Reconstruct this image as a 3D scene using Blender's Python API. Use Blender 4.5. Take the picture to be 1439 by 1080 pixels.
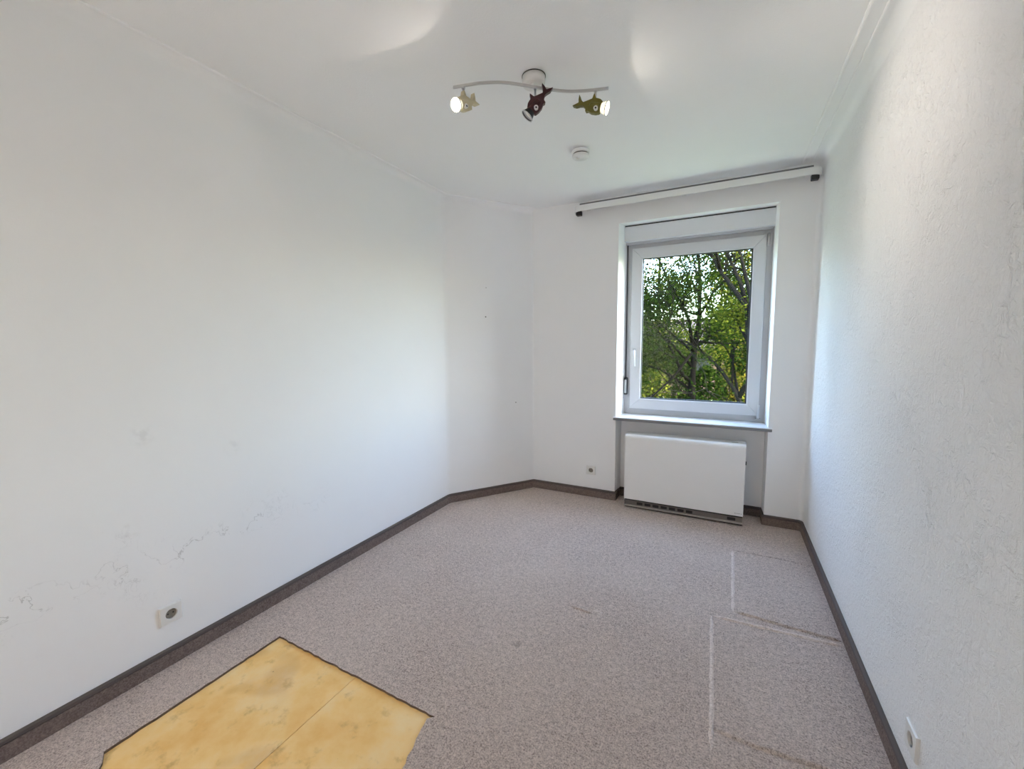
import bpy, bmesh, math, random
from mathutils import Vector, Matrix
import numpy as np

for o in list(bpy.data.objects):
    bpy.data.objects.remove(o, do_unlink=True)
SC = bpy.context.scene
COL = SC.collection
random.seed(7)

# ------------------------------------------------------------------ camera
F_PX, PITCH, ROLL, YAW, CAM_H = 585.55, 0.0974, -0.0077, 0.4741, 1.3327
cy_, sy_ = math.cos(YAW), math.sin(YAW)
fwd = Vector((-sy_*math.cos(PITCH), cy_*math.cos(PITCH), -math.sin(PITCH)))
rgt = Vector((cy_, sy_, 0)); upv = rgt.cross(fwd)
r2 = rgt*math.cos(ROLL)+upv*math.sin(ROLL); u2 = -rgt*math.sin(ROLL)+upv*math.cos(ROLL)
cd = bpy.data.cameras.new('camera'); cam = bpy.data.objects.new('camera', cd); COL.objects.link(cam)
cam.matrix_world = Matrix(((r2.x, u2.x, -fwd.x, 0), (r2.y, u2.y, -fwd.y, 0), (r2.z, u2.z, -fwd.z, CAM_H), (0, 0, 0, 1)))
cd.sensor_fit = 'HORIZONTAL'; cd.sensor_width = 36.0; cd.lens = 36.0*F_PX/1439.0; cd.clip_start = 0.02
SC.camera = cam

# ------------------------------------------------------------------ light
SUN_EL, SUN_AZ = math.radians(40), math.radians(-10)      # azimuth: direction the light comes from, from +X
SKY_STRENGTH = 2.2
SPILL_L, BEAM_L, SPILL_R, BEAM_R = 0.50, 290.0, 0.20, 9.5      # the two lit halogen spots
SC.view_settings.view_transform = 'Standard'; SC.view_settings.look = 'None'
SC.view_settings.exposure = 1.21; SC.view_settings.gamma = 1.0; SC.view_settings.use_curve_mapping = False
SC.cycles.max_bounces = 18; SC.cycles.diffuse_bounces = 16; SC.cycles.transparent_max_bounces = 16
W = bpy.data.worlds.new('sky'); SC.world = W; W.use_nodes = True
wn = W.node_tree.nodes; wl = W.node_tree.links
bg = wn['Background']
sky = wn.new('ShaderNodeTexSky'); sky.sky_type = 'NISHITA'; sky.sun_disc = False
sky.sun_elevation = SUN_EL; sky.sun_rotation = math.radians(90)-SUN_AZ
sky.air_density = 1.0; sky.dust_density = 1.6; sky.ozone_density = 1.0
wl.new(sky.outputs[0], bg.inputs[0]); bg.inputs[1].default_value = SKY_STRENGTH
sd = bpy.data.lights.new('sun', 'SUN'); sd.energy = 2.6; sd.angle = 0.01; sd.color = (1, .93, .78)
so = bpy.data.objects.new('sun', sd); COL.objects.link(so)
sv = Vector((math.cos(SUN_EL)*math.cos(SUN_AZ), math.cos(SUN_EL)*math.sin(SUN_AZ), math.sin(SUN_EL)))
so.rotation_euler = sv.to_track_quat('Z', 'Y').to_euler(); so.location = (9, 2, 9)
pd = bpy.data.lights.new('window_portal', 'AREA'); pd.shape = 'RECTANGLE'; pd.size = 1.0; pd.size_y = 1.4
pd.cycles.is_portal = True
po = bpy.data.objects.new('window_portal', pd); COL.objects.link(po)
po.location = (-.25, 3.79, 1.45); po.rotation_euler = (math.radians(-90), 0, 0)   # only guides sampling of the sky

# ------------------------------------------------------------------ dimensions (metres)
C = 2.5
XL, XR, YB, YF = -2.038, 0.525, 3.459, -0.95
Y1, X2 = 2.79, -1.556
WX0, WX1, WZ0, WZ1 = -0.802, 0.290, 0.719, 2.283
KW = 0.22                                                  # window frame set back from the wall face
GROUND = -2.0

# ------------------------------------------------------------------ mesh helper
class MB:
    def __init__(s): s.v = []; s.f = []; s.sm = []
    def add(s, vs, fs, smooth=False):
        b = len(s.v); s.v.extend([tuple(v) for v in vs]); s.f.extend([tuple(i+b for i in f) for f in fs]); s.sm.extend([smooth]*len(fs)); return s
    def box(s, x0, x1, y0, y1, z0, z1):
        return s.add([(x0,y0,z0),(x1,y0,z0),(x1,y1,z0),(x0,y1,z0),(x0,y0,z1),(x1,y0,z1),(x1,y1,z1),(x0,y1,z1)],
              [(0,3,2,1),(4,5,6,7),(0,1,5,4),(1,2,6,5),(2,3,7,6),(3,0,4,7)])
    def prism(s, poly, z0, z1, axis='z'):
        n = len(poly)
        def P(a, b, c): return {'z': (a,b,c), 'y': (a,c,b), 'x': (c,a,b)}[axis]
        vs = [P(a,b,z0) for a,b in poly]+[P(a,b,z1) for a,b in poly]
        fs = [tuple(range(n))[::-1], tuple(range(n,2*n))]+[(i,(i+1)%n,n+(i+1)%n,n+i) for i in range(n)]
        return s.add(vs, fs)
    def tube(s, pts, rad, n=10, caps=True, smooth=True):
        pts = [Vector(p) for p in pts]
        if not hasattr(rad, '__len__'): rad = [rad]*len(pts)
        vs = []; ref = None
        for i, p in enumerate(pts):
            t = (pts[min(i+1,len(pts)-1)]-pts[max(i-1,0)]).normalized()
            if ref is None:
                ref = Vector((0,0,1)) if abs(t.z) < .9 else Vector((1,0,0))
            a = (ref - t*ref.dot(t)).normalized(); ref = a; b = t.cross(a)
            for k in range(n):
                q = 2*math.pi*k/n
                vs.append(p + (a*math.cos(q)+b*math.sin(q))*rad[i])
        fs = []
        for i in range(len(pts)-1):
            for k in range(n):
                fs.append((i*n+k, i*n+(k+1)%n, (i+1)*n+(k+1)%n, (i+1)*n+k))
        s.add(vs, fs, smooth)
        if caps:
            b = len(s.v)-len(vs)
            s.f.append(tuple(b+k for k in range(n))[::-1]); s.f.append(tuple(b+(len(pts)-1)*n+k for k in range(n))); s.sm += [False, False]
        return s
    def lathe(s, prof, c=(0,0,0), n=40, axis='z', smooth=True, caps=True):
        # prof: list of (radius, height)
        vs = []
        for r, h in prof:
            for k in range(n):
                q = 2*math.pi*k/n; a, b = r*math.cos(q), r*math.sin(q)
                p = {'z': (a,b,h), 'x': (h,a,b), 'y': (b,h,a)}[axis]
                vs.append((p[0]+c[0], p[1]+c[1], p[2]+c[2]))
        fs = []
        for i in range(len(prof)-1):
            for k in range(n):
                fs.append((i*n+k, i*n+(k+1)%n, (i+1)*n+(k+1)%n, (i+1)*n+k))
        s.add(vs, fs, smooth)
        b = len(s.v)-len(vs)
        if caps and prof[0][0] > 1e-6: s.f.append(tuple(b+k for k in range(n))[::-1]); s.sm.append(False)
        if caps and prof[-1][0] > 1e-6: s.f.append(tuple(b+(len(prof)-1)*n+k for k in range(n))); s.sm.append(False)
        return s
    def sweep(s, path, prof, closed_prof=True, smooth=False):
        # path: list of (x,y); prof: (offset to the right of the path = into the room, z)
        P = [Vector((a, b)) for a, b in path]; n = len(prof); vs = []
        for i, p in enumerate(P):
            d0 = (P[i]-P[i-1]).normalized() if i > 0 else None
            d1 = (P[i+1]-P[i]).normalized() if i < len(P)-1 else None
            n0 = Vector((d0.y, -d0.x)) if d0 else None; n1 = Vector((d1.y, -d1.x)) if d1 else None
            if n0 and n1:
                m = n0+n1; m = m/ (m.dot(n0))
            else: m = n0 or n1
            for o, z in prof: vs.append((p.x+m.x*o, p.y+m.y*o, z))
        fs = []
        for i in range(len(P)-1):
            for k in range(n if closed_prof else n-1):
                fs.append((i*n+k, (i+1)*n+k, (i+1)*n+(k+1)%n, i*n+(k+1)%n))
        if closed_prof:
            fs.append(tuple(range(n))); fs.append(tuple((len(P)-1)*n+k for k in range(n))[::-1])
        return s.add(vs, fs, smooth)
    def build(s, name, mat, parent=None, local=False, bevel=0, seg=2):
        off = WL.get(parent, Vector((0,0,0))) if parent and not local else Vector((0,0,0))
        me = bpy.data.meshes.new(name)
        me.from_pydata([(v[0]-off.x, v[1]-off.y, v[2]-off.z) for v in s.v], [], s.f)
        me.polygons.foreach_set('use_smooth', s.sm)
        bm = bmesh.new(); bm.from_mesh(me)
        if len(s.f) < 20000: bmesh.ops.recalc_face_normals(bm, faces=bm.faces)
        if bevel:
            es = [e for e in bm.edges if len(e.link_faces) == 2 and e.calc_face_angle(0) > .5]
            bmesh.ops.bevel(bm, geom=es, offset=bevel, segments=seg, affect='EDGES', profile=.5)
        bm.to_mesh(me); bm.free()
        if mat: me.materials.append(mat)
        o = bpy.data.objects.new(name, me); COL.objects.link(o)
        if parent: o.parent = parent; WL[o] = off if not local else Vector((0,0,0))
        return o
WL = {}
def empty(name, loc=(0,0,0)):
    o = bpy.data.objects.new(name, None); COL.objects.link(o); o.location = loc; WL[o] = Vector(loc); o.empty_display_size = .1
    return o
def tag(o, label=None, cat=None, group=None, kind=None):
    if label: o['label'] = label
    if cat: o['category'] = cat
    if group: o['group'] = group
    if kind: o['kind'] = kind
    return o
def struct(o, label, cat='wall'): return tag(o, label, cat, kind='structure')

# ------------------------------------------------------------------ materials
def srgb(r, g, b):
    f = lambda c: (c/255/12.92) if c/255 <= .04045 else ((c/255+.055)/1.055)**2.4
    return (f(r), f(g), f(b), 1)
class NT:
    def __init__(s, name):
        s.m = bpy.data.materials.new(name); s.m.use_nodes = True; s.t = s.m.node_tree
        s.b = s.t.nodes['Principled BSDF']
        s.tc = None
    def n(s, typ, **kw):
        x = s.t.nodes.new('ShaderNode'+typ)
        for k, v in kw.items(): setattr(x, k, v)
        return x
    def l(s, a, b): s.t.links.new(a, b)
    def obj(s):
        if not s.tc: s.tc = s.n('TexCoord')
        return s.tc.outputs['Object']
    def noise(s, scale, detail=4, rough=.6, vec=None, dist=0):
        x = s.n('TexNoise'); x.inputs['Scale'].default_value = scale; x.inputs['Detail'].default_value = detail
        x.inputs['Roughness'].default_value = rough; x.inputs['Distortion'].default_value = dist
        s.l(vec or s.obj(), x.inputs['Vector']); return x.outputs['Fac']
    def math(s, op, a, b=None, c=None):
        x = s.n('Math', operation=op)
        for i, v in enumerate((a, b, c)):
            if v is None: continue
            if isinstance(v, (int, float)): x.inputs[i].default_value = v
            else: s.l(v, x.inputs[i])
        return x.outputs[0]
    def ramp(s, fac, stops):
        x = s.n('ValToRGB'); e = x.color_ramp.elements
        while len(e) < len(stops): e.new(.5)
        for i, (p, c) in enumerate(stops): e[i].position = p; e[i].color = c
        s.l(fac, x.inputs[0]); return x.outputs[0]
    def step(s, fac, lo, hi):
        x = s.n('MapRange', interpolation_type='SMOOTHSTEP'); x.inputs[1].default_value = lo; x.inputs[2].default_value = hi
        s.l(fac, x.inputs[0]); return x.outputs[0]
    def mix(s, fac, a, b):
        x = s.n('Mix', data_type='RGBA')
        if isinstance(fac, (int, float)): x.inputs[0].default_value = fac
        else: s.l(fac, x.inputs[0])
        for i, v in ((6, a), (7, b)):
            if isinstance(v, tuple): x.inputs[i].default_value = v
            else: s.l(v, x.inputs[i])
        return x.outputs[2]
    def bump(s, h, strength=.3, dist=.005, prev=None):
        x = s.n('Bump'); x.inputs['Strength'].default_value = strength; x.inputs['Distance'].default_value = dist
        s.l(h, x.inputs['Height'])
        if prev: s.l(prev, x.inputs['Normal'])
        return x.outputs[0]
    def out(s, color=None, rough=.7, normal=None, metal=0, spec=None):
        if color is not None:
            if isinstance(color, tuple): s.b.inputs['Base Color'].default_value = color
            else: s.l(color, s.b.inputs['Base Color'])
        if isinstance(rough, (int, float)): s.b.inputs['Roughness'].default_value = rough
        else: s.l(rough, s.b.inputs['Roughness'])
        s.b.inputs['Metallic'].default_value = metal
        if spec is not None: s.b.inputs['Specular IOR Level'].default_value = spec
        if normal: s.l(normal, s.b.inputs['Normal'])
        return s.m

WALLC = (0.88, 0.88, 0.885, 1)
def plaster(name, scale, strength, cracks=False, base=WALLC, dist=.004):
    t = NT(name)
    warp = t.noise(scale*.35, 3, .6)
    fine = t.noise(scale, 5, .65, dist=1.2)
    ridge = t.math('ABSOLUTE', t.math('SUBTRACT', t.noise(scale*.55, 4, .55, dist=.8), .5))
    ridge = t.math('SUBTRACT', 1.0, t.step(ridge, 0.0, .045))
    patch = t.step(t.noise(scale*.12, 2), .45, .62)
    h = t.math('ADD', t.math('MULTIPLY', fine, .7), t.math('MULTIPLY', t.math('MULTIPLY', ridge, patch), .18))
    nb = t.bump(h, strength, dist)
    col = t.mix(t.noise(2.3, 5, .6), (base[0]*.975, base[1]*.975, base[2]*.97, 1), (base[0]*1.02, base[1]*1.02, base[2]*1.02, 1))
    if cracks:
        sp = t.n('SeparateXYZ'); t.l(t.obj(), sp.inputs[0])
        wob = t.math('MULTIPLY', t.math('SUBTRACT', t.noise(3.0, 2), .5), .12)
        dz = t.math('ABSOLUTE', t.math('SUBTRACT', t.math('ADD', sp.outputs[2], wob), .475))
        band = t.math('SUBTRACT', 1.0, t.step(dz, .015, .075))
        ext = t.math('MULTIPLY', t.step(sp.outputs[1], -.1, .3), t.math('SUBTRACT', 1.0, t.step(sp.outputs[1], 1.15, 1.75)))
        gaps = t.step(t.noise(4.0, 3), .36, .55)
        ln = t.math('ABSOLUTE', t.math('SUBTRACT', t.noise(8, 4, .55, dist=.6), .5))
        ln = t.math('SUBTRACT', 1.0, t.step(ln, 0.0, .009))
        crack = t.math('MULTIPLY', t.math('MULTIPLY', ln, band), t.math('MULTIPLY', ext, gaps))
        # fainter hairlines around the band
        dz2 = t.math('SUBTRACT', 1.0, t.step(dz, .06, .24))
        ln2 = t.math('ABSOLUTE', t.math('SUBTRACT', t.noise(19, 5, .6, dist=.8), .5))
        ln2 = t.math('MULTIPLY', t.math('SUBTRACT', 1.0, t.step(ln2, 0.0, .012)), t.math('MULTIPLY', t.math('MULTIPLY', dz2, ext), t.step(t.noise(5, 2), .5, .62)))
        # two rubbed smudges
        sm = None
        for (yy, zz, r) in ((.775, .985, .06), (1.10, .86, .05), (.70, .62, .05)):
            d = t.math('SQRT', t.math('ADD', t.math('POWER', t.math('SUBTRACT', sp.outputs[1], yy), 2), t.math('POWER', t.math('SUBTRACT', sp.outputs[2], zz), 2)))
            m = t.math('MULTIPLY', t.math('SUBTRACT', 1.0, t.step(d, r*.1, r)), t.step(t.noise(30, 4), .42, .62))
            sm = m if sm is None else t.math('ADD', sm, m)
        dark = t.math('ADD', t.math('ADD', t.math('MULTIPLY', crack, .36), t.math('MULTIPLY', ln2, .17)), t.math('MULTIPLY', sm, .09))
        col = t.mix(dark, col, srgb(95, 90, 88))
        nb = t.bump(t.math('ADD', crack, ln2), .35, -.003, nb)
    return t.out(col, .86, nb, spec=.25)
M = {}
M['wall_left'] = plaster('smooth_wallpaper', 55, .10, True)
M['wall'] = plaster('painted_wall', 55, .10)
M['wall_right'] = plaster('ridged_wallpaper', 40, .85, dist=.014)
M['ceiling'] = plaster('painted_ceiling', 75, .35)
M['trim'] = NT('white_trim').out((.90, .90, .905, 1), .5)

def carpet(name, c0, c1, c2, bumpk=.9):
    t = NT(name)
    a = t.noise(170, 3, .7); b = t.noise(60, 4, .7, dist=.7); c = t.noise(1.7, 4, .6); d = t.noise(420, 2, .6)
    mixf = t.math('ADD', t.math('MULTIPLY', a, .5), t.math('ADD', t.math('MULTIPLY', b, .3), t.math('MULTIPLY', d, .2)))
    col = t.ramp(mixf, [(.38, c0), (.5, c1), (.60, c2)])
    big = t.step(c, .35, .7)
    col = t.mix(t.math('MULTIPLY', big, .22), col, c2)
    spots = t.step(t.noise(5.5, 2, .4), .73, .78)
    col = t.mix(t.math('MULTIPLY', spots, .45), col, c0)
    nb = t.bump(mixf, bumpk, .012)
    return t.out(col, 1.0, nb, spec=.05)
M['nail'] = NT('nail_hole_grey').out(srgb(92, 88, 88), .8)  # even dark grey for the nail hole discs
M['carpet'] = carpet('taupe_carpet', srgb(126, 110, 103), srgb(207, 190, 181), srgb(238, 223, 213), 1.0)
M['carpet_worn'] = carpet('taupe_carpet_seam', srgb(176, 161, 154), srgb(229, 214, 206), srgb(244, 232, 225), .7)
M['skirt'] = carpet('brown_skirting_fabric', srgb(88, 76, 71), srgb(120, 105, 99), srgb(142, 127, 120), .4)
M['skirt_lip'] = NT('dark_skirting_lip').out(srgb(92, 83, 79), .85)

def board(name, seedoff):
    t = NT(name); mp = t.n('Mapping'); mp.inputs['Location'].default_value = (seedoff, seedoff*.7, 0); t.l(t.obj(), mp.inputs[0])
    v = mp.outputs[0]
    a = t.noise(4.5, 5, .6, v); b = t.noise(11, 5, .65, v); e = t.noise(90, 3, .6, v)
    col = t.ramp(a, [(.28, srgb(240, 184, 100)), (.5, srgb(250, 209, 138)), (.72, srgb(252, 225, 175))])
    col = t.mix(t.math('MULTIPLY', t.step(b, .54, .72), .45), col, srgb(176, 128, 66))
    col = t.mix(t.math('MULTIPLY', t.step(t.noise(3.2, 2, .5, v), .56, .66), .30), col, srgb(196, 142, 78))
    col = t.mix(t.math('MULTIPLY', t.step(t.noise(26, 2, .4, v), .76, .80), .5), col, srgb(150, 92, 48))
    return t.out(col, .55, t.bump(e, .12, .002), spec=.35)
M['board_a'] = board('yellow_hardboard', 0.0); M['board_b'] = board('pale_yellow_hardboard', 3.1)
M['backing_shadow'] = NT('carpet_backing_shadow').out(srgb(104, 86, 72), .95)  # backing tone on the cut sides, darkened to paint the edge's shadow line
M['slab'] = NT('screed').out(srgb(120, 105, 90), .9)

def plain(name, col, rough=.5, metal=0, spec=None, bumps=None):
    t = NT(name); nb = None
    if bumps: nb = t.bump(t.noise(bumps[0], 3), bumps[1], .002)
    c = t.mix(t.noise(9, 3), tuple(x*.97 for x in col[:3])+(1,), col)
    return t.out(c, rough, nb, metal, spec)
M['pvc'] = plain('white_pvc', (.66, .67, .69, 1), .35)
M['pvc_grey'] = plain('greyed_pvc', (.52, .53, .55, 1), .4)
M['shutter'] = plain('shutter_box_white', (.76, .77, .79, 1), .5)
M['gasket'] = plain('black_rubber', (.012, .012, .013, 1), .6)
M['metal'] = plain('satin_metal', (.55, .55, .56, 1), .35, .9)
M['chrome'] = plain('chrome', (.75, .75, .76, 1), .12, 1)
M['strap'] = plain('dark_strap', (.05, .05, .055, 1), .8)
M['sill_top'] = plain('white_stone_sill', (.80, .80, .80, 1), .3)
M['sill_edge'] = plain('grey_stone_edge', (.22, .22, .225, 1), .5)
M['heater'] = plain('heater_enamel', (.88, .875, .86, 1), .32)
M['heater_grey'] = plain('heater_plinth', srgb(112, 103, 98), .55)
M['heater_lip'] = plain('heater_lip', srgb(160, 151, 144), .5)
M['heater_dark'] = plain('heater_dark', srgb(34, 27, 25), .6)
M['socket'] = plain('socket_plastic', (.78, .775, .75, 1), .3)
M['socket_in'] = plain('socket_insert', srgb(128, 122, 113), .45)
M['black'] = plain('black_plastic', (.01, .01, .01, 1), .5)
M['rail'] = plain('white_rail', (.80, .80, .79, 1), .4)
M['maroon'] = plain('maroon_paint', srgb(62, 20, 22), .4)
M['olive'] = plain('olive_paint', srgb(104, 98, 30), .4)
M['sand'] = plain('sand_paint', srgb(206, 194, 160), .4)
M['lampwhite'] = plain('lamp_white', (.78, .77, .75, 1), .3)
M['bar'] = plain('lamp_bar_grey', (.52, .51, .50, 1), .35, .3)
M['shadow_line_track'] = plain('shadow_line_grey', (.16, .16, .165, 1), .6)
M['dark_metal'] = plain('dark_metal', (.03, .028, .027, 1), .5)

t = NT('window_glass')
gl = t.n('BsdfGlossy'); gl.inputs['Roughness'].default_value = .0; gl.inputs['Color'].default_value = (1, 1, 1, 1)
tr = t.n('BsdfTransparent'); tr.inputs['Color'].default_value = (.93, .96, .95, 1)
fr = t.n('LayerWeight'); fr.inputs['Blend'].default_value = .5
fz = t.math('MULTIPLY_ADD', t.math('POWER', fr.outputs['Facing'], 5.0), .55, .008)
mx = t.n('MixShader'); t.l(fz, mx.inputs[0]); t.l(tr.outputs[0], mx.inputs[1]); t.l(gl.outputs[0], mx.inputs[2])
t.l(mx.outputs[0], t.t.nodes['Material Output'].inputs[0]); M['glass'] = t.m
def emit(name, col, s):
    t = NT(name); t.b.inputs['Base Color'].default_value = (.9, .9, .85, 1)
    t.b.inputs['Emission Color'].default_value = col; t.b.inputs['Emission Strength'].default_value = s
    t.b.inputs['Roughness'].default_value = .2
    return t.m
M['bulb_glow'] = emit('glowing_bulb_glass', (1, .86, .55, 1), .45)
M['lens_on'] = emit('lit_halogen_lens', (1, .88, .66, 1), 9.0)
M['lens_off'] = plain('unlit_halogen_lens', (.85, .85, .84, 1), .15)

# ------------------------------------------------------------------ room shell
def arc(c0, c1, c2, r, n=10):
    # fillet of corner c1 between c0 and c2
    a = (Vector(c0)-Vector(c1)).normalized(); b = (Vector(c2)-Vector(c1)).normalized()
    ang = a.angle(b); d = r/math.tan(ang/2)
    p = Vector(c1)+a*d; q = Vector(c1)+b*d
    ctr = Vector(c1)+(a+b).normalized()*(r/math.sin(ang/2))
    out = []
    a0 = math.atan2(p.y-ctr.y, p.x-ctr.x); a1 = math.atan2(q.y-ctr.y, q.x-ctr.x)
    da = (a1-a0+math.pi) % (2*math.pi)-math.pi
    for i in range(n+1):
        q_ = a0+da*i/n; out.append((ctr.x+r*math.cos(q_), ctr.y+r*math.sin(q_)))
    return out
A_, B_, C_, D_, E_ = (XL, YF), (XL, Y1), (X2, YB), (XR, YB), (XR, YF)
fb = arc(A_, B_, C_, .09, 12); fc = arc(B_, C_, D_, .02, 6); fdn = arc(C_, D_, E_, .035, 8)
left_path = [A_]+fb[:7]
corner_path = fb[6:]+fc[:4]
back_left = fc[3:]
right_path = fdn[4:]+[E_]
T = .12
def wallmesh(path, t_out=T, z0=-.06, z1=C+.1):
    return MB().sweep(path, [(0, z0), (0, z1), (-t_out, z1), (-t_out, z0)])
struct(wallmesh(left_path).build('wall_left', M['wall_left']), 'long white wall with cracked wallpaper band and one socket')
wc = struct(wallmesh(corner_path).build('wall_corner', M['wall']), 'narrow slanting white wall between left and window wall')
WL[wc] = Vector((0,0,0)); nrm_ = Vector((Y1-YB, -(XL-X2), 0)).normalized()*-1
for x, y, z, r in ((-1.8278, 3.0818, 1.5615, .0055), (-1.6617, 3.3123, .8099, .0045), (-1.8237, 3.0874, 1.8052, .003)):
    p_ = Vector((x, y, z)); MB().tube([p_-nrm_*.004, p_+nrm_*.0012], r, 12).build('nail_hole', M['nail'], wc)
struct(wallmesh(right_path).build('wall_right', M['wall_right']), 'white wall with ridged texture right of the window')
struct(MB().box(XL-T, XR+T, YF-T, YF, -.06, C+.1).build('wall_front', M['wall']), 'plain white wall behind the camera')
wb = MB()
KO = .31
wb.prism(back_left+[(WX0, YB), (WX0+.022, YB+KW), (WX0+.022, YB+KW+.06), (WX0-.01, YB+KO), (X2-.1, YB+KO)], -.06, C+.1)
fd = fdn[:5]
wb.prism([(WX1, YB)]+fd+[(XR+.1, YB+.05), (XR+.1, YB+KO), (WX1+.01, YB+KO), (WX1-.012, YB+KW+.06), (WX1-.012, YB+KW)], -.06, C+.1)
wb.prism([(YB, WZ1), (YB+.15, WZ1+.018), (YB+.15, WZ1+.06), (YB+KO, WZ1+.06), (YB+KO, C+.1), (YB, C+.1)], WX0-.001, WX1+.001, 'x')
wb.box(WX0-.001, WX1+.001, YB+.145, YB+KO, -.06, WZ0-.03)
struct(wb.build('wall_back', M['wall']), 'white window wall with heater niche below the sill')
struct(MB().box(XL-T, XR+T, YF-T, YB+KO, C, C+.1).build('ceiling', M['ceiling']), 'white textured ceiling', 'ceiling')

# carpet with a cut-out
def rag(a, b, n, amp, rnd):
    out = []
    for i in range(n):
        f = i/n; x = a[0]+(b[0]-a[0])*f; y = a[1]+(b[1]-a[1])*f
        if i: x += rnd.uniform(-amp, amp); y += rnd.uniform(-amp, amp)
        out.append((x, y))
    return out
rnd = random.Random(3)
HOLE = rag((-1.783, .496), (-1.783, 1.108), 26, .0022, rnd)+rag((-1.783, 1.108), (-.883, 1.094), 40, .0022, rnd)+\
       rag((-.883, 1.094), (-.905, 1.075), 3, .001, rnd)+rag((-.905, 1.075), (-.862, .90), 9, .006, rnd)+rag((-.862, .90), (-.84, .47), 14, .006, rnd)+rag((-.84, .47), (-1.70, .455), 26, .004, rnd)+rag((-1.70, .455), (-1.783, .496), 4, .004, rnd)
OUT = [A_]+fb+fc[1:]+[(WX0, YB), (WX0, YB+.15), (WX1, YB+.15), (WX1, YB)]+fdn+[E_]
bm = bmesh.new()
def loop(pts):
    vs = [bm.verts.new((x, y, 0)) for x, y in pts]
    return [bm.edges.new((vs[i], vs[(i+1) % len(vs)])) for i in range(len(vs))]
ed = loop(OUT)+loop(HOLE)
bmesh.ops.triangle_fill(bm, use_beauty=True, use_dissolve=False, edges=ed)
bmesh.ops.recalc_face_normals(bm, faces=bm.faces)
for f in bm.faces:
    if f.normal.z < 0: f.normal_flip()
top = list(bm.faces)
ret = bmesh.ops.extrude_face_region(bm, geom=top)
for g in ret['geom']:
    if isinstance(g, bmesh.types.BMVert): g.co.z -= .010
bmesh.ops.recalc_face_normals(bm, faces=bm.faces)
me = bpy.data.meshes.new('floor'); bm.to_mesh(me); bm.free(); me.materials.append(M['carpet']); me.materials.append(M['backing_shadow'])
for p in me.polygons:
    if abs(p.normal.z) < .5: p.material_index = 1
floor = bpy.data.objects.new('floor', me); COL.objects.link(floor); WL[floor] = Vector((0,0,0))
bb = floor
zs = [v.co.z for v in me.vertices]
mid = max(zs)
for v in me.vertices: v.co.z -= mid
struct(floor, 'taupe grey carpeted floor with a rectangle cut out', 'floor')
# pressed seams and folds of the carpet
def ridge(pts, w, h, mat, name='carpet_seam', jit=.0015, step=.03):
    r = random.Random(int(1000*pts[0][0])+int(700*pts[0][1]))
    P = []
    for i in range(len(pts)-1):
        a = Vector(pts[i]); b = Vector(pts[i+1]); n = max(1, int((b-a).length/step))
        for k in range(n): P.append(a+(b-a)*(k/n))
    P.append(Vector(pts[-1]))
    P = [(p.x+r.uniform(-jit, jit), p.y+r.uniform(-jit, jit)) for p in P]
    m = MB(); vs = []; fs = []
    for i, p in enumerate(P):
        d = (Vector(P[min(i+1, len(P)-1)])-Vector(P[max(i-1, 0)])).normalized(); nn = Vector((d.y, -d.x))
        e = 0.15 if i in (0, len(P)-1) else 1.0
        ww = w*r.uniform(.8, 1.2)*e; hh = h*r.uniform(.7, 1.2)*e
        for q in ((-1, -.001), (-.45, hh*.8), (.0, hh), (.45, hh*.8), (1, -.001)):
            vs.append((p[0]+nn.x*ww*q[0], p[1]+nn.y*ww*q[0], q[1]))
    for i in range(len(P)-1):
        for k in range(4): fs.append((i*5+k, i*5+k+1, (i+1)*5+k+1, (i+1)*5+k))
    m.add(vs, fs, True)
    return m.build(name, mat, floor)
ridge([(.078, 2.235), (.083, 2.56), (.085, 2.92)], .009, .004, M['carpet_worn'])
ridge([(.085, 2.92), (.35, 2.93), (.505, 2.905)], .007, .007, M['carpet'])
ridge([(.085, 2.235), (.30, 2.222), (.508, 2.212)], .010, .011, M['carpet'])
ridge([(-.015, 2.15), (.25, 2.163), (.508, 2.176)], .011, .009, M['carpet_worn'])
ridge([(-.015, 2.15), (-.004, 1.8), (.006, 1.40)], .009, .0045, M['carpet_worn'])
ridge([(.004, 1.49), (.15, 1.486), (.40, 1.50)], .011, .009, M['carpet'])
ridge([(-.66, 1.913), (-.54, 1.905)], .006, .008, M['carpet'], step=.015)
ridge([(-.545, 1.93), (-.50, 1.935), (-.515, 1.905)], .006, .004, M['carpet_worn'], step=.01)
# bare boards under the cut-out
sub = empty('floor_boards', (-1.3, .8, -.010)); struct(sub, 'bare yellow hardboard floor showing in the carpet cut-out', 'floor')
MB().box(-1.84, -1.2905, .40, 1.16, -.017, -.0095).build('board', M['board_a'], sub)['label'] = 'golden yellow hardboard sheet with brown stains'
MB().box(-1.2885, -.80, .40, 1.16, -.0175, -.0098).build('board', M['board_b'], sub)['label'] = 'paler yellow hardboard sheet right of the joint'
MB().box(XL-T, XR+T, YF-T, YB+KO, -.06, -.0178).build('screed', M['slab'], sub)

# baseboards: fabric strip with a dark lip
def skirting(name, path, label):
    e = MB().sweep(path, [(0, 0), (.013, 0), (.013, .056), (0, .056)]).build(name, M['skirt'])
    struct(e, label, 'baseboard'); WL[e] = Vector((0,0,0))
    MB().sweep(path, [(0, .0575), (.012, .0575), (.0155, .062), (.0145, .071), (.007, .0745), (0, .0745)]).build('lip', M['skirt_lip'], e)
    MB().sweep(path, [(0, .055), (.010, .055), (.010, .059), (0, .059)]).build('groove', M['black'], e)
skirting('baseboard_left', left_path, 'brown carpet baseboard along the long cracked wall')
skirting('baseboard_corner', corner_path, 'short brown carpet baseboard under the slanting wall')
skirting('baseboard_back', back_left+[(WX0, YB), (WX0, YB+.145), (WX1, YB+.145), (WX1, YB)]+fd, 'brown carpet baseboard running into the heater niche')
skirting('baseboard_right', right_path, 'brown carpet baseboard below the ridged wall')

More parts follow.
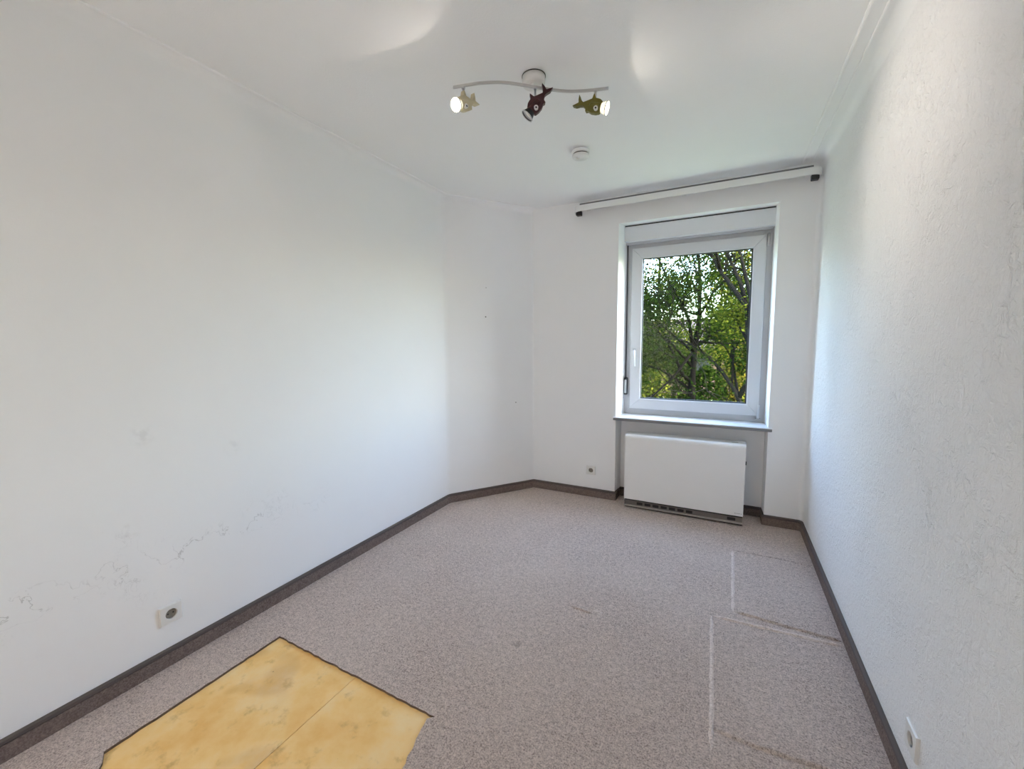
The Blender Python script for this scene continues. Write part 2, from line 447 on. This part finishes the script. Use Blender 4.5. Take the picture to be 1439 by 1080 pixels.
# cove and bead at the ceiling
def cove(name, path, r, beads, label, wallm):
    prof = [(0, C-r)]
    for i in range(1, 14):
        q = math.pi/2*i/14; prof.append((r-r*math.cos(q), C-r+r*math.sin(q)))
    prof += [(r, C), (r, C+.01), (0, C+.01)]
    o = MB().sweep(path, prof).build(name, wallm); struct(o, label, 'trim'); WL[o] = Vector((0,0,0))
    for b, w in beads:
        MB().sweep(path, [(b-w, C+.002), (b-w*.8, C-w*.7), (b, C-w), (b+w*.8, C-w*.7), (b+w, C+.002)]).build('bead', M['trim'], o)
cove('trim_1', left_path, .045, [(.050, .0075)], 'white rounded cove with thin bead above the long wall', M['wall'])
cove('trim_2', corner_path, .045, [(.050, .0075)], 'white rounded cove above the slanting wall', M['wall'])
cove('trim_3', right_path, .045, [(.068, .0045), (.122, .0065)], 'white cove with two thin beads above the ridged wall', M['wall'])

# ------------------------------------------------------------------ window
w1 = empty('window_1', (-.25, YB+KW, WZ0)); struct(w1, 'white single-sash window with roller shutter box above the heater', 'window')
YW = YB+KW
def frame4(x0, x1, z0, z1, t, y0, y1, name, mat, parent, bevel=.003):
    l, r, b, tp = t
    q = [[(x0,z0),(x1,z0),(x1-r,z0+b),(x0+l,z0+b)], [(x1,z0),(x1,z1),(x1-r,z1-tp),(x1-r,z0+b)],
         [(x1,z1),(x0,z1),(x0+l,z1-tp),(x1-r,z1-tp)], [(x0,z1),(x0,z0),(x0+l,z0+b),(x0+l,z1-tp)]]
    return [MB().prism(p, y0, y1, 'y').build(name, mat, parent, bevel=bevel) for p in q]
FX0, FX1, FZ0, FZ1 = WX0+.016, WX1-.010, WZ0, 2.19
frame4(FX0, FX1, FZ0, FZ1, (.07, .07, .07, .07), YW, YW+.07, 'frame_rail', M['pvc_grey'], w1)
SX0, SX1, SZ0, SZ1 = -.733, .237, .768, 2.118
frame4(SX0, SX1, SZ0, SZ1, (.082, .078, .082, .082), YW-.018, YW+.05, 'sash_rail', M['pvc'], w1, .004)
GX0, GX1, GZ0, GZ1 = SX0+.082, SX1-.078, SZ0+.082, SZ1-.082
frame4(GX0-.004, GX1+.004, GZ0-.004, GZ1+.004, (.010, .010, .010, .010), YW-.014, YW+.02, 'glazing_bead', M['pvc'], w1, .002)
frame4(GX0+.004, GX1-.004, GZ0+.004, GZ1-.004, (.008, .011, .010, .009), YW-.002, YW+.016, 'gasket', M['gasket'], w1, 0)
MB().box(GX0-.006, GX1+.006, YW+.003, YW+.027, GZ0-.006, GZ1+.006).build('pane', M['glass'], w1)
sb = MB().box(WX0+.012, WX1-.006, YB+.15, YB+.30, 2.168, WZ1+.03).build('shutter_box', M['shutter'], w1, bevel=.003)
MB().box(WX0+.02, WX1-.01, YB+.147, YB+.151, WZ1+.0045, WZ1+.0125).build('joint', M['black'], sb)
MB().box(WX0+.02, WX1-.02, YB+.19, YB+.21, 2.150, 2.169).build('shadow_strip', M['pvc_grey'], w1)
# handle
hn = MB().box(-.712, -.684, YW-.028, YW-.017, 1.225, 1.29).build('handle', M['pvc_grey'], w1, bevel=.003)
MB().tube([(-.698, YW-.027, 1.262), (-.698, YW-.055, 1.262)], .010, 12).build('spindle', M['pvc'], hn)
MB().tube([(-.698, YW-.055, 1.268), (-.696, YW-.060, 1.235), (-.689, YW-.058, 1.135)], [.010, .011, .008], 12).build('grip', M['pvc'], hn)
# hinges
h1 = MB().tube([(SX1+.012, YW-.026, SZ1-.085), (SX1+.012, YW-.026, SZ1+.005)], .008, 12).build('hinge', M['metal'], w1)
MB().box(SX1+.008, SX1+.032, YW-.012, YW+.001, SZ1-.075, SZ1+.0).build('hinge_plate', M['metal'], h1)
h2 = MB().tube([(SX1-.004, YW-.028, SZ0-.018), (SX1-.004, YW-.028, SZ0+.085)], .0085, 12).build('hinge', M['pvc'], w1)
MB().box(SX1-.022, SX1+.014, YW-.036, YW-.002, SZ0-.030, SZ0-.018).build('hinge_foot', M['pvc_grey'], h2, bevel=.002)
# sill
sill = MB().prism([(WX0-.016, YB-.028), (WX1+.022, YB-.028), (WX1+.022, YB-.001), (WX1-.001, YB-.001), (WX1-.009, YB+KW), (WX0+.019, YB+KW), (WX0+.001, YB-.001), (WX0-.016, YB-.001)], WZ0-.006, WZ0).build('window_sill', M['sill_top'])
struct(sill, 'white window sill with dark front edge over the heater', 'sill'); WL[sill] = Vector((0,0,0))
MB().prism([(WX0-.016, YB-.027), (WX1+.022, YB-.027), (WX1+.022, YB-.001), (WX1-.001, YB-.001), (WX1-.001, YB+.146), (WX0+.001, YB+.146), (WX0+.001, YB-.001), (WX0-.016, YB-.001)], WZ0-.026, WZ0-.006).build('sill_edge', M['sill_edge'], sill, bevel=.003)
# outside ledge
MB().box(WX0+.02, WX1-.012, YB+KW+.07, YB+KO+.06, WZ0-.035, WZ0-.005).build('outer_ledge', M['metal'], sill)
# strap winder
st = empty('shutter_strap', (-.765, YW-.006, .93)); tag(st, 'dark shutter strap with white winder left of the window', 'shutter strap')
MB().box(-.7735, -.7655, YW-.012, YW-.0095, 1.02, 2.17).build('strap', M['strap'], st)
wd = MB().box(-.779, -.752, YW-.035, YW-.001, .885, 1.035).build('winder', M['strap'], st, bevel=.006)
MB().box(-.7745, -.757, YW-.040, YW-.034, .900, 1.015).build('winder_cover', M['pvc'], wd, bevel=.004)

# ------------------------------------------------------------------ curtain rail
cr = empty('curtain_rail', (-.32, YB, 2.41)); tag(cr, 'long white curtain rail with curved ends above the window', 'curtain rail')
CY, RX0, RX1, RR = 3.355, -1.150, .505, .06
path = [(RX0, YB-.025)]+arc((RX0, YB), (RX0, CY), (0, CY), RR, 8)+arc((0, CY), (RX1, CY), (RX1, YB), RR, 8)+[(RX1, YB-.02)]
MB().sweep([(x, y) for x, y in path], [(0, 2.393), (.003, 2.393), (.003, 2.440), (0, 2.440)]).build('valance', M['rail'], cr)
MB().box(RX0+.05, RX1-.05, CY+.012, CY+.034, 2.405, 2.4555).build('shadow_line_track', M['shadow_line_track'], cr)  # track coloured dark and raised to draw the shadow line above the valance
for x in (RX0+.10, -.32, RX1-.10):
    MB().box(x-.012, x+.012, CY-.001, YB+.002, 2.430, 2.436).box(x-.015, x+.015, YB-.004, YB+.002, 2.415, 2.45).build('bracket', M['rail'], cr)
for x, w_ in ((RX0+.012, .042), (RX1-.055, .042)):
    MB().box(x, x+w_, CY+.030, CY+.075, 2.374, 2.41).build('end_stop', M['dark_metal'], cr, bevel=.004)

# ------------------------------------------------------------------ storage heater
HX0, HX1, HY0, HY1, HZ = -.700, .154, 3.358, 3.505, .600
he = empty('storage_heater', (-.27, 3.43, 0)); tag(he, 'wide white storage heater in the niche under the window', 'heater')
prof = [(HY0, .068), (HY0, HZ-.030), (HY0+.003, HZ-.018), (HY0+.010, HZ-.008), (HY0+.022, HZ-.002), (HY0+.034, HZ), (HY1-.01, HZ), (HY1, HZ-.01), (HY1, .068)]
hb = MB().prism(prof, HX0, HX1, 'x').build('casing', M['heater'], he)
m = MB()
for i, w in enumerate((.006, .004, .005, .006, .003, .005)): m.box(.098+i*.0085, .098+i*.0085+w, HY0-.0006, HY0+.001, .086, .089)
m.build('maker_mark', M['heater_grey'], hb)
MB().box(.060, .105, HY0+.05, HY0+.06, HZ-.001, HZ+.0008).build('top_mark', M['heater_grey'], hb)
pl = MB().box(HX0+.004, HX1-.004, HY0+.009, HY1-.002, .0, .068).build('plinth_shadow', M['heater_dark'], he)  # near-black base, also paints the shadow below the casing and lip
MB().box(HX0+.004, HX1-.004, HY0+.002, HY0+.012, .020, .057).build('grille_panel', M['heater_grey'], he)
MB().box(HX0+.002, HX1-.002, HY0-.014, HY0+.012, .013, .023).build('grille_lip', M['heater_lip'], he, bevel=.002)
for i in range(7):
    x = -.598+i*.0615
    MB().box(x, x+.045, HY0+.0008, HY0+.004, .030, .051).build('vent_slot', M['heater_dark'], he)
MB().box(.052, .106, HY0+.0008, HY0+.004, .030, .051).build('vent_slot', M['heater_dark'], he)
MB().tube([(HX1, HY0+.03, .46), (HX1+.007, HY0+.03, .46)], .014, 16).build('control_knob', M['black'], he)

# ------------------------------------------------------------------ sockets (local: X right, Z up, -Y into the room)
def socket(loc, rz, label, plate=.080):
    e = empty('wall_socket', loc); e.rotation_euler.z = rz; tag(e, label, 'socket', 'wall sockets')
    n = 32; h = plate/2; R = .0205; vs = []; fs = []
    def sq(a, hh):
        c, s_ = math.cos(a), math.sin(a); k = hh/max(abs(c), abs(s_)); return c*k, s_*k
    rings = [('s', h, 0), ('s', h, -.005), ('s', h-.003, -.009), ('s', h-.012, -.0095), ('c', R+.0015, -.0095), ('c', R, -.0085), ('c', R, 0)]
    for kind, r, y in rings:
        for k in range(n):
            a = 2*math.pi*(k+.5)/n if False else 2*math.pi*k/n
            x, z = sq(a, r) if kind == 's' else (r*math.cos(a), r*math.sin(a))
            vs.append((x, y, z))
    for i in range(len(rings)-1):
        for k in range(n): fs.append((i*n+k, i*n+(k+1) % n, (i+1)*n+(k+1) % n, (i+1)*n+k))
    MB().add(vs, fs).build('cover_plate', M['socket'], e, local=True)
    dish = MB().lathe([(R, -.0015), (R, .0), (0.0001, .0)], axis='y', n=32)
    d = dish.build('insert', M['socket_in'], e, local=True)
    for sx in (-1, 1):
        MB().tube([(sx*.0095, -.0022, 0), (sx*.0095, .0, 0)], .0032, 12).build('pin_hole', M['black'], d, local=True)
        MB().box(-.003, .003, -.0075, -.001, sx*.0195-.0015, sx*.0195+.0015).build('earth_clip', M['metal'], d, local=True)
    return e
socket((XL, .81, .218), math.radians(90), 'white wall socket near the carpet cut-out')
socket((-1.008, YB, .234), 0, 'small white wall socket left of the heater niche', .078)
socket((XR, 1.502, .184), math.radians(-90), 'white wall socket low on the ridged right wall')

# ------------------------------------------------------------------ ceiling spotlight bar
LC = Vector((-.797, 1.785, C))
la = empty('ceiling_spotlight', tuple(LC)); tag(la, 'white wavy ceiling bar with three fish-shaped spotlights', 'lamp')
can = MB().lathe([(.050, C), (.050, C-.030), (.047, C-.038), (.040, C-.041), (.0001, C-.042)], (LC.x, LC.y, 0), 40).build('canopy', M['lampwhite'], la)
MB().lathe([(.052, C), (.052, C-.003), (.050, C-.0035)], (LC.x, LC.y, 0), 40).build('canopy_ring', M['dark_metal'], can)
ZR = 2.440
ctl = [(-1.096, 1.600), (-1.035, 1.613), (-.972, 1.628), (-.879, 1.672), (-.794, 1.752), (-.689, 1.848), (-.60, 1.892), (-.501, 1.921)]
def smooth(pts, it=3):
    for _ in range(it):
        q = [pts[0]]
        for a, b in zip(pts, pts[1:]):
            q += [(a[0]*.75+b[0]*.25, a[1]*.75+b[1]*.25), (a[0]*.25+b[0]*.75, a[1]*.25+b[1]*.75)]
        q.append(pts[-1]); pts = q
    return pts
rail = smooth(ctl)
MB().sweep(rail, [(-.004, ZR-.005), (.004, ZR-.005), (.004, ZR+.005), (-.004, ZR+.005)]).build('bar', M['bar'], la)
MB().tube([(LC.x, LC.y-.02, ZR-.004), (LC.x, LC.y-.02, C-.03)], .009, 12).build('bar_holder', M['lampwhite'], la)
FISH = [(.030,.021),(.016,.029),(.004,.031),(-.006,.031),(-.020,.049),(-.022,.027),(-.040,.017),(-.058,.008),(-.070,.016),(-.086,.036),(-.084,.018),(-.079,.004),
        (-.092,-.004),(-.104,-.012),(-.086,-.014),(-.070,-.008),(-.057,-.006),(-.040,-.015),(-.036,-.028),(-.026,-.024),(-.010,-.030),(.010,-.030),(.024,-.026),(.030,-.021),(.021,-.009),(.027,-.002),(.022,.008)]
def fish(pos, axis, mat, lit, spill, beam, label, half=70, beam_angle=44):
    a = Vector(axis).normalized(); z = Vector((0,0,1)); z = (z-a*z.dot(a)).normalized(); y = z.cross(a)
    mw = Matrix(((a.x,y.x,z.x,pos[0]-LC.x),(a.y,y.y,z.y,pos[1]-LC.y),(a.z,y.z,z.z,pos[2]-LC.z),(0,0,0,1)))
    b = MB().prism(FISH, -.011, .011, 'y').build('spotlight', mat, la, local=True, bevel=.0015, seg=1); b.matrix_local = mw; b['label'] = label
    # lamp body and flared reflector
    MB().lathe([(.010, -.028), (.017, -.020), (.019, .018), (.019, .030)], axis='x', n=28).build('lamp_holder', mat, b, local=True)
    MB().lathe([(.018, .028), (.021, .036), (.027, .050), (.0285, .052), (.0285, .0545), (.0265, .0545), (.0255, .051), (.018, .034)], axis='x', n=32, caps=False).build('reflector', M['bulb_glow'] if lit else M['dark_metal'], b, local=True)
    MB().lathe([(.0275, .0535), (.0295, .0525), (.0295, .0565), (.0265, .0565), (.0265, .0545)], axis='x', n=32, caps=False).build('rim', M['chrome'], b, local=True)
    MB().lathe([(.0001, .0495), (.0252, .0495), (.0252, .0505), (.0001, .0520)], axis='x', n=28).build('lens', M['lens_on'] if lit else M['lens_off'], b, local=True)
    for s in (-1, 1):
        ey = MB().lathe([(.0095, 0), (.0095, s*.0205), (.0075, s*.0218), (.0001, s*.0220)], (.010, 0, -.012), 20, 'y').build('eye', M['lampwhite'], b, local=True)
        MB().lathe([(.0040, s*.0205), (.0040, s*.0226), (.0001, s*.0230)], (.011, 0, -.013), 14, 'y').build('pupil', M['black'], b, local=True)
    if lit:
        for nm, ang, pw, bl in (('halogen_spill', half*2, spill, .12), ('halogen_beam', beam_angle, beam, 1.0)):
            ld = bpy.data.lights.new(nm, 'SPOT'); ld.energy = pw; ld.color = (1, .895, .79); ld.spot_size = math.radians(ang); ld.spot_blend = bl; ld.shadow_soft_size = .012
            lo = bpy.data.objects.new(nm, ld); COL.objects.link(lo); lo.parent = la
            p = Vector(pos)-LC+a*.068; lo.location = p; lo.rotation_euler = a.to_track_quat('-Z', 'Y').to_euler()
    return b
def stem(x, y, z):
    MB().tube([(x, y, z), (x, y, ZR-.004)], .0045, 10).tube([(x, y, ZR-.010), (x, y, ZR-.004)], .008, 12).build('stem', M['metal'], la)
PL, PM, PR = (-1.053, 1.613, 2.368), (-.780, 1.762, 2.362), (-.553, 1.902, 2.368)
fish(PL, (-.14, -.88, -.45), M['sand'], True, SPILL_L, BEAM_L, 'sand coloured fish spotlight, lit, facing the camera', 70)
fish(PM, (-.58, -.30, -.76), M['maroon'], False, 0, 0, 'dark maroon fish spotlight, unlit, tilted down')
fish(PR, (.945, .05, -.33), M['olive'], True, SPILL_R, BEAM_R, 'olive green fish spotlight, lit, aimed at the right wall', 80, 80)
for p in (PL, PM, PR): stem(p[0], p[1], p[2]+.02)

# ------------------------------------------------------------------ smoke detector
sdx, sdy = -.833, 2.56
de = empty('smoke_detector', (sdx, sdy, C)); tag(de, 'round white smoke detector on the ceiling near the window', 'smoke detector')
MB().lathe([(.049, C-.004), (.052, C-.005), (.053, C-.007), (.053, C-.020), (.051, C-.022), (.0001, C-.022)], (sdx, sdy, 0), 40).build('base', M['rail'], de)
MB().lathe([(.044, C-.021), (.044, C-.031)], (sdx, sdy, 0), 40).build('vent_gap', M['dark_metal'], de)
cp = MB().lathe([(.0001, C-.030), (.050, C-.030), (.051, C-.032), (.050, C-.040), (.043, C-.047), (.0001, C-.049)], (sdx, sdy, 0), 40).build('cover', M['rail'], de)
MB().lathe([(.012, C-.047), (.012, C-.0505), (.010, C-.0515), (.0001, C-.0515)], (sdx-.012, sdy-.012, 0), 20).build('test_button', M['lampwhite'], cp)

# ------------------------------------------------------------------ outside
def at(px, py, Y):
    d = r2*((px-719.5)/F_PX)-u2*((py-540)/F_PX)+fwd
    return Vector((0,0,CAM_H))+d*(Y/d.y)
def bark(name, c):
    t = NT(name); v = t.noise(9, 5, .7, dist=1.5)
    return t.out(t.ramp(v, [(.3, tuple(x*.5 for x in c[:3])+(1,)), (.7, c)]), 1.0, t.bump(v, .6, .02), spec=0.0)
def leafmat(name, c0, c1, c2):
    t = NT(name); g = t.n('NewGeometry')
    col = t.ramp(g.outputs['Random Per Island'], [(0, c0), (.55, c1), (1, c2)])
    di = t.n('BsdfDiffuse'); tl = t.n('BsdfTranslucent'); t.l(col, di.inputs[0]); t.l(col, tl.inputs[0])
    mx = t.n('MixShader'); mx.inputs[0].default_value = .45; t.l(di.outputs[0], mx.inputs[1]); t.l(tl.outputs[0], mx.inputs[2])
    t.l(mx.outputs[0], t.t.nodes['Material Output'].inputs[0]); return t.m
M['bark'] = bark('grey_bark', (.011, .010, .0085, 1)); M['bark2'] = bark('dark_bark', (.005, .0045, .004, 1))
M['leaf_dark'] = leafmat('dark_leaves', (.0035, .009, .0013, 1), (.010, .020, .0028, 1), (.030, .044, .006, 1))
M['leaf_mid'] = leafmat('mid_leaves', (.013, .024, .003, 1), (.042, .055, .006, 1), (.12, .12, .014, 1))
M['leaf_yel'] = leafmat('yellow_green_leaves', (.030, .042, .004, 1), (.095, .095, .011, 1), (.24, .18, .022, 1))
def leaves(pts, size, rnd_, mat, name, parent):
    n = len(pts)
    rs = np.random.RandomState(rnd_)
    P = np.array(pts); d = rs.normal(size=(n, 3)); d[:, 2] *= .6; d /= np.linalg.norm(d, axis=1)[:, None]
    e = rs.normal(size=(n, 3)); e -= d*(d*e).sum(1)[:, None]; e /= np.linalg.norm(e, axis=1)[:, None]
    s = size*rs.uniform(.6, 1.3, (n, 1)); nn = np.cross(d, e)
    V = np.stack([P, P+d*s*.5+e*s*.32+nn*s*.06, P+d*s, P+d*s*.5-e*s*.32+nn*s*.06], 1).reshape(-1, 3)
    off = WL[parent]; V = V-np.array(off)
    me = bpy.data.meshes.new(name); me.vertices.add(4*n); me.vertices.foreach_set('co', V.ravel())
    me.loops.add(4*n); me.loops.foreach_set('vertex_index', np.arange(4*n)); me.polygons.add(n)
    me.polygons.foreach_set('loop_start', np.arange(n)*4); me.polygons.foreach_set('loop_total', np.full(n, 4))
    me.update(); me.validate(); me.materials.append(mat)
    o = bpy.data.objects.new(name, me); COL.objects.link(o); o.parent = parent; o['kind'] = 'stuff'; return o
def grow(limbs, R, twigs, m, tips, lvl=0, maxlvl=3, up=.15):
    for pts, r0, r1 in limbs:
        n = len(pts); m.tube(pts, [r0+(r1-r0)*i/(n-1) for i in range(n)], 7 if lvl < 2 else 4, caps=lvl < 2)
        if lvl >= 1: tips.extend([p for p in pts[1:]])
        if lvl >= maxlvl: continue
        L = sum((pts[i+1]-pts[i]).length for i in range(n-1))
        kids = []
        for k in range(twigs[lvl]):
            f = R.uniform(.25 if lvl else .35, 1.0)*(n-1); i = min(int(f), n-2); p = pts[i].lerp(pts[i+1], f-i)
            d0 = (pts[i+1]-pts[i]).normalized()
            d = (d0*.55+Vector((R.gauss(0, .55), R.gauss(0, .55), R.gauss(up, .45)))).normalized()
            ln = L*R.uniform(.28, .5)
            q = [p]; dd = d
            for s in range(3):
                dd = (dd+Vector((R.gauss(0, .18), R.gauss(0, .18), R.gauss(.03, .16)))).normalized(); q.append(q[-1]+dd*ln/3)
            rr = (r0+(r1-r0)*f/(n-1))*.55
            kids.append((q, max(rr, .006), max(rr*.35, .004)))
        grow(kids, R, twigs, m, tips, lvl+1, maxlvl, up)
def tree(name, base, limbs, seed, twigs, nleaf, spread, lsize, leafm, barkm, label, group='trees outside the window'):
    R = random.Random(seed); e = empty(name, tuple(base)); tag(e, label, 'tree', group)
    m = MB(); tips = []
    grow(limbs, R, twigs, m, tips)
    m.build('trunk', barkm, e)
    P = []
    for _ in range(nleaf):
        t_ = R.choice(tips); P.append((t_.x+R.gauss(0, spread), t_.y+R.gauss(0, spread), t_.z+R.gauss(0, spread*.7)))
    leaves(P, lsize, seed, leafm, 'foliage', e)
    return e
def limb(px, Y, extra=None):
    pts = [at(a, b, Y+(0 if len(q) == 0 else q[0])) for a, b, *q in px]
    return pts
# forked tree in the middle of the pane
YA = 10.5
b = at(971, 560, YA); base = Vector((b.x, b.y, GROUND))
la_ = [([base, at(971, 600, YA), at(972, 545, YA), at(973, 520, YA), at(976, 493, YA), at(982, 451, YA+.2), at(984, 400, YA+.3), at(980, 330, YA+.4), at(985, 270, YA+.5)], .10, .02),
       ([at(971, 535, YA), at(960, 527, YA-.1), at(949, 502, YA-.2), at(938, 480, YA-.2), at(915, 455, YA-.4), at(890, 430, YA-.5)], .05, .012),
       ([at(971, 548, YA), at(950, 532, YA), at(926, 518, YA+.2), at(900, 512, YA+.3), at(870, 495, YA+.4)], .034, .008),
       ([at(975, 498, YA), at(968, 449, YA-.4), at(958, 428, YA-.6), at(940, 395, YA-.7), at(926, 365, YA-.8), at(905, 320, YA-.9)], .042, .010),
       ([at(976, 490, YA), at(1000, 470, YA+.3), at(1025, 460, YA+.5), at(1060, 440, YA+.8)], .03, .008)]
tree('leafy_tree', base, la_, 11, (10, 6, 4), 22000, .20, .062, M['leaf_dark'], M['bark2'], 'dark forked tree in the middle of the window pane')
# leaning tree on the right
YC = 9.0
b = at(1045, 575, YC); base = Vector((b.x, b.y, GROUND))
lb_ = [([base, at(1047, 620, YC), at(1039, 562, YC), at(1028, 541, YC), at(1010, 516, YC), at(990, 497, YC), at(965, 480, YC), at(935, 470, YC)], .062, .010),
       ([at(1040, 565, YC), at(1036, 548, YC+.1), at(1028, 502, YC+.2), at(1032, 451, YC+.3), at(1028, 420, YC+.4), at(1020, 370, YC+.5)], .034, .008),
       ([at(1038, 558, YC), at(1060, 520, YC), at(1085, 480, YC)], .05, .015)]
tree('leafy_tree', base, lb_, 23, (8, 5, 3), 7500, .17, .056, M['leaf_dark'], M['bark'], 'slim tree with a trunk leaning left at the lower right of the pane')
# tall tree by the right edge, bare limbs fanning up
YD = 7.6
b = at(1056, 520, YD); base = Vector((b.x, b.y, GROUND))
lc_ = [([base, at(1062, 600, YD), at(1056, 520, YD), at(1052, 474, YD), at(1050, 432, YD), at(1028, 402, YD), at(1012, 380, YD), at(1000, 358, YD), at(985, 320, YD), at(965, 270, YD)], .062, .012),
       ([at(1051, 440, YD), at(1042, 402, YD+.1), at(1028, 370, YD+.2), at(1021, 352, YD+.2), at(1010, 310, YD+.3), at(1000, 260, YD+.3)], .036, .010),
       ([at(1053, 470, YD), at(1055, 420, YD-.1), at(1046, 380, YD-.1), at(1039, 352, YD-.2), at(1032, 300, YD-.2), at(1030, 250, YD-.2)], .038, .010),
       ([at(1052, 480, YD), at(1040, 460, YD+.2), at(1033, 448, YD+.3)], .03, .01),
       ([at(1054, 490, YD), at(1080, 440, YD), at(1110, 380, YD)], .05, .015)]
tree('leafy_tree', base, lc_, 31, (7, 5, 3), 7500, .18, .052, M['leaf_mid'], M['bark'], 'tall tree at the right edge with bare limbs fanning upward')
# trees further back
def simple_tree(x, y, h, w, seed, leafm, label, nleaf=14000, ls=.10):
    R = random.Random(seed); base = Vector((x, y, GROUND)); limbs = []
    top = base+Vector((R.uniform(-.3, .3), R.uniform(-.3, .3), h*.9))
    limbs.append(([base, base.lerp(top, .3)+Vector((R.uniform(-.1, .1), 0, 0)), base.lerp(top, .65), top], .14, .03))
    for k in range(9):
        f = R.uniform(.18, .8); p = base.lerp(top, f); a = R.uniform(0, 6.28); l = w*R.uniform(.5, 1)*(1-.45*f)
        q = p+Vector((math.cos(a)*l*.5, math.sin(a)*l*.5, h*.08)); r_ = p+Vector((math.cos(a)*l, math.sin(a)*l, h*R.uniform(.1, .2)))
        limbs.append(([p, q, r_], .05, .015))
    tree('leafy_tree', base, limbs, seed, (5, 4, 0), nleaf, .36, ls, leafm, M['bark2'], label)
simple_tree(-6.9, 17.0, 7.2, 2.0, 41, M['leaf_yel'], 'yellowing tree behind the middle tree, left in the pane')
simple_tree(-2.6, 18.4, 8.6, 2.3, 42, M['leaf_mid'], 'broad green tree standing behind the forked trunk')
simple_tree(1.7, 17.2, 8.2, 2.0, 43, M['leaf_yel'], 'yellow green tree behind the tall bare limbs')
simple_tree(-6.3, 9.0, 5.8, 1.9, 46, M['leaf_mid'], 'unseen green tree closest to the house, added to block sky light', 8000, .15)  # out of view, added to shade the right wall from the sky
simple_tree(-10.2, 12.5, 9.5, 2.8, 47, M['leaf_mid'], 'big unseen green tree farthest left, added to block sky light', 14000, .18)  # second unseen tree put in to cut sky light from the left
simple_tree(-4.6, 23.5, 7.6, 2.3, 44, M['leaf_yel'], 'yellow tree farthest back between the nearer crowns')
simple_tree(-.2, 23.5, 8.4, 2.4, 45, M['leaf_mid'], 'green tree farthest back behind the leaning trunk')
# shrubs near the ground
def shrub(x, y, r, h, seed, leafm, label):
    R = random.Random(seed); e = empty('garden_shrub', (x, y, GROUND)); tag(e, label, 'shrub', 'shrubs outside the window')
    m = MB(); P = []
    for k in range(14):
        a = R.uniform(0, 6.28); q = R.uniform(.3, 1); b0 = Vector((x, y, GROUND)); t1 = b0+Vector((math.cos(a)*r*q, math.sin(a)*r*q, h*R.uniform(.6, 1)))
        m.tube([b0, b0.lerp(t1, .5)+Vector((0, 0, h*.12)), t1], [.03, .02, .006], 5)
    m.build('stems', M['bark2'], e)
    for _ in range(4500):
        a = R.uniform(0, 6.28); q = math.sqrt(R.random()); zz = R.random()
        w_ = math.sqrt(max(0, 1-(zz*1.0)**3))
        P.append((x+math.cos(a)*r*q*w_, y+math.sin(a)*r*q*w_, GROUND+h*(.05+.95*zz)))
    leaves(P, .10, seed, leafm, 'foliage', e)
for i, (x, y, r, h, lm, lab) in enumerate([
    (-5.3, 13.2, .74, 2.7, 'leaf_mid', 'rounded shrub low at the left of the pane'),
    (-3.7, 13.5, .76, 2.5, 'leaf_yel', 'yellow green shrub left of the forked trunk'),
    (-2.1, 13.3, .76, 2.8, 'leaf_mid', 'rounded shrub right behind the forked trunk'),
    (-.5, 13.5, .76, 2.6, 'leaf_dark', 'dark shrub low at the right of the pane'),
    (1.1, 13.2, .74, 2.7, 'leaf_mid', 'green shrub right beyond the leaning trunk'),
    (-4.5, 15.0, .66, 3.0, 'leaf_dark', 'dark shrub in the second row, left'),
    (-2.9, 15.0, .66, 2.9, 'leaf_mid', 'green shrub in the second row, middle'),
    (-1.3, 15.0, .66, 3.0, 'leaf_dark', 'dark shrub in the second row, right of the forked trunk'),
    (.3, 15.0, .66, 2.9, 'leaf_yel', 'yellow green shrub in the second row, far right')]):
    shrub(x, y, r, h, 60+i, M[lm], lab)
# lawn and a house far behind
t = NT('lawn'); g = t.noise(.8, 5); M['lawn'] = t.out(t.ramp(g, [(.3, (.05, .08, .02, 1)), (.7, (.12, .14, .04, 1))]), 1.0)
gr = MB().box(-40, 40, YB+.6, 70, GROUND-.2, GROUND).build('ground', M['lawn']); struct(gr, 'grassy ground outside the window', 'ground')
M['house'] = plain('pink_render', (.10, .055, .038, 1), .9, bumps=(20, .2)); M['roof'] = plain('roof_tiles', (.045, .025, .02, 1), .8)
hs = empty('distant_house', (-4.5, 30, GROUND)); tag(hs, 'pinkish house glimpsed far behind the trees', 'house')
MB().box(-12, 4, 27, 35, GROUND, 1.0).build('wall', M['house'], hs)
MB().prism([(26.4, .9), (31, 2.9), (35.6, .9)], -12.5, 4.5, 'x').build('roof', M['roof'], hs)
for x in (-10.2, -7.4, -4.6, -1.8, 1.0):
    for z in (-.6,):
        f = MB().box(x, x+1.1, 26.95, 27.03, z, z+1.2).build('window', M['roof'], hs)
        MB().box(x+.1, x+1.0, 26.93, 26.96, z+.1, z+1.1).build('window_pane', M['black'], f)
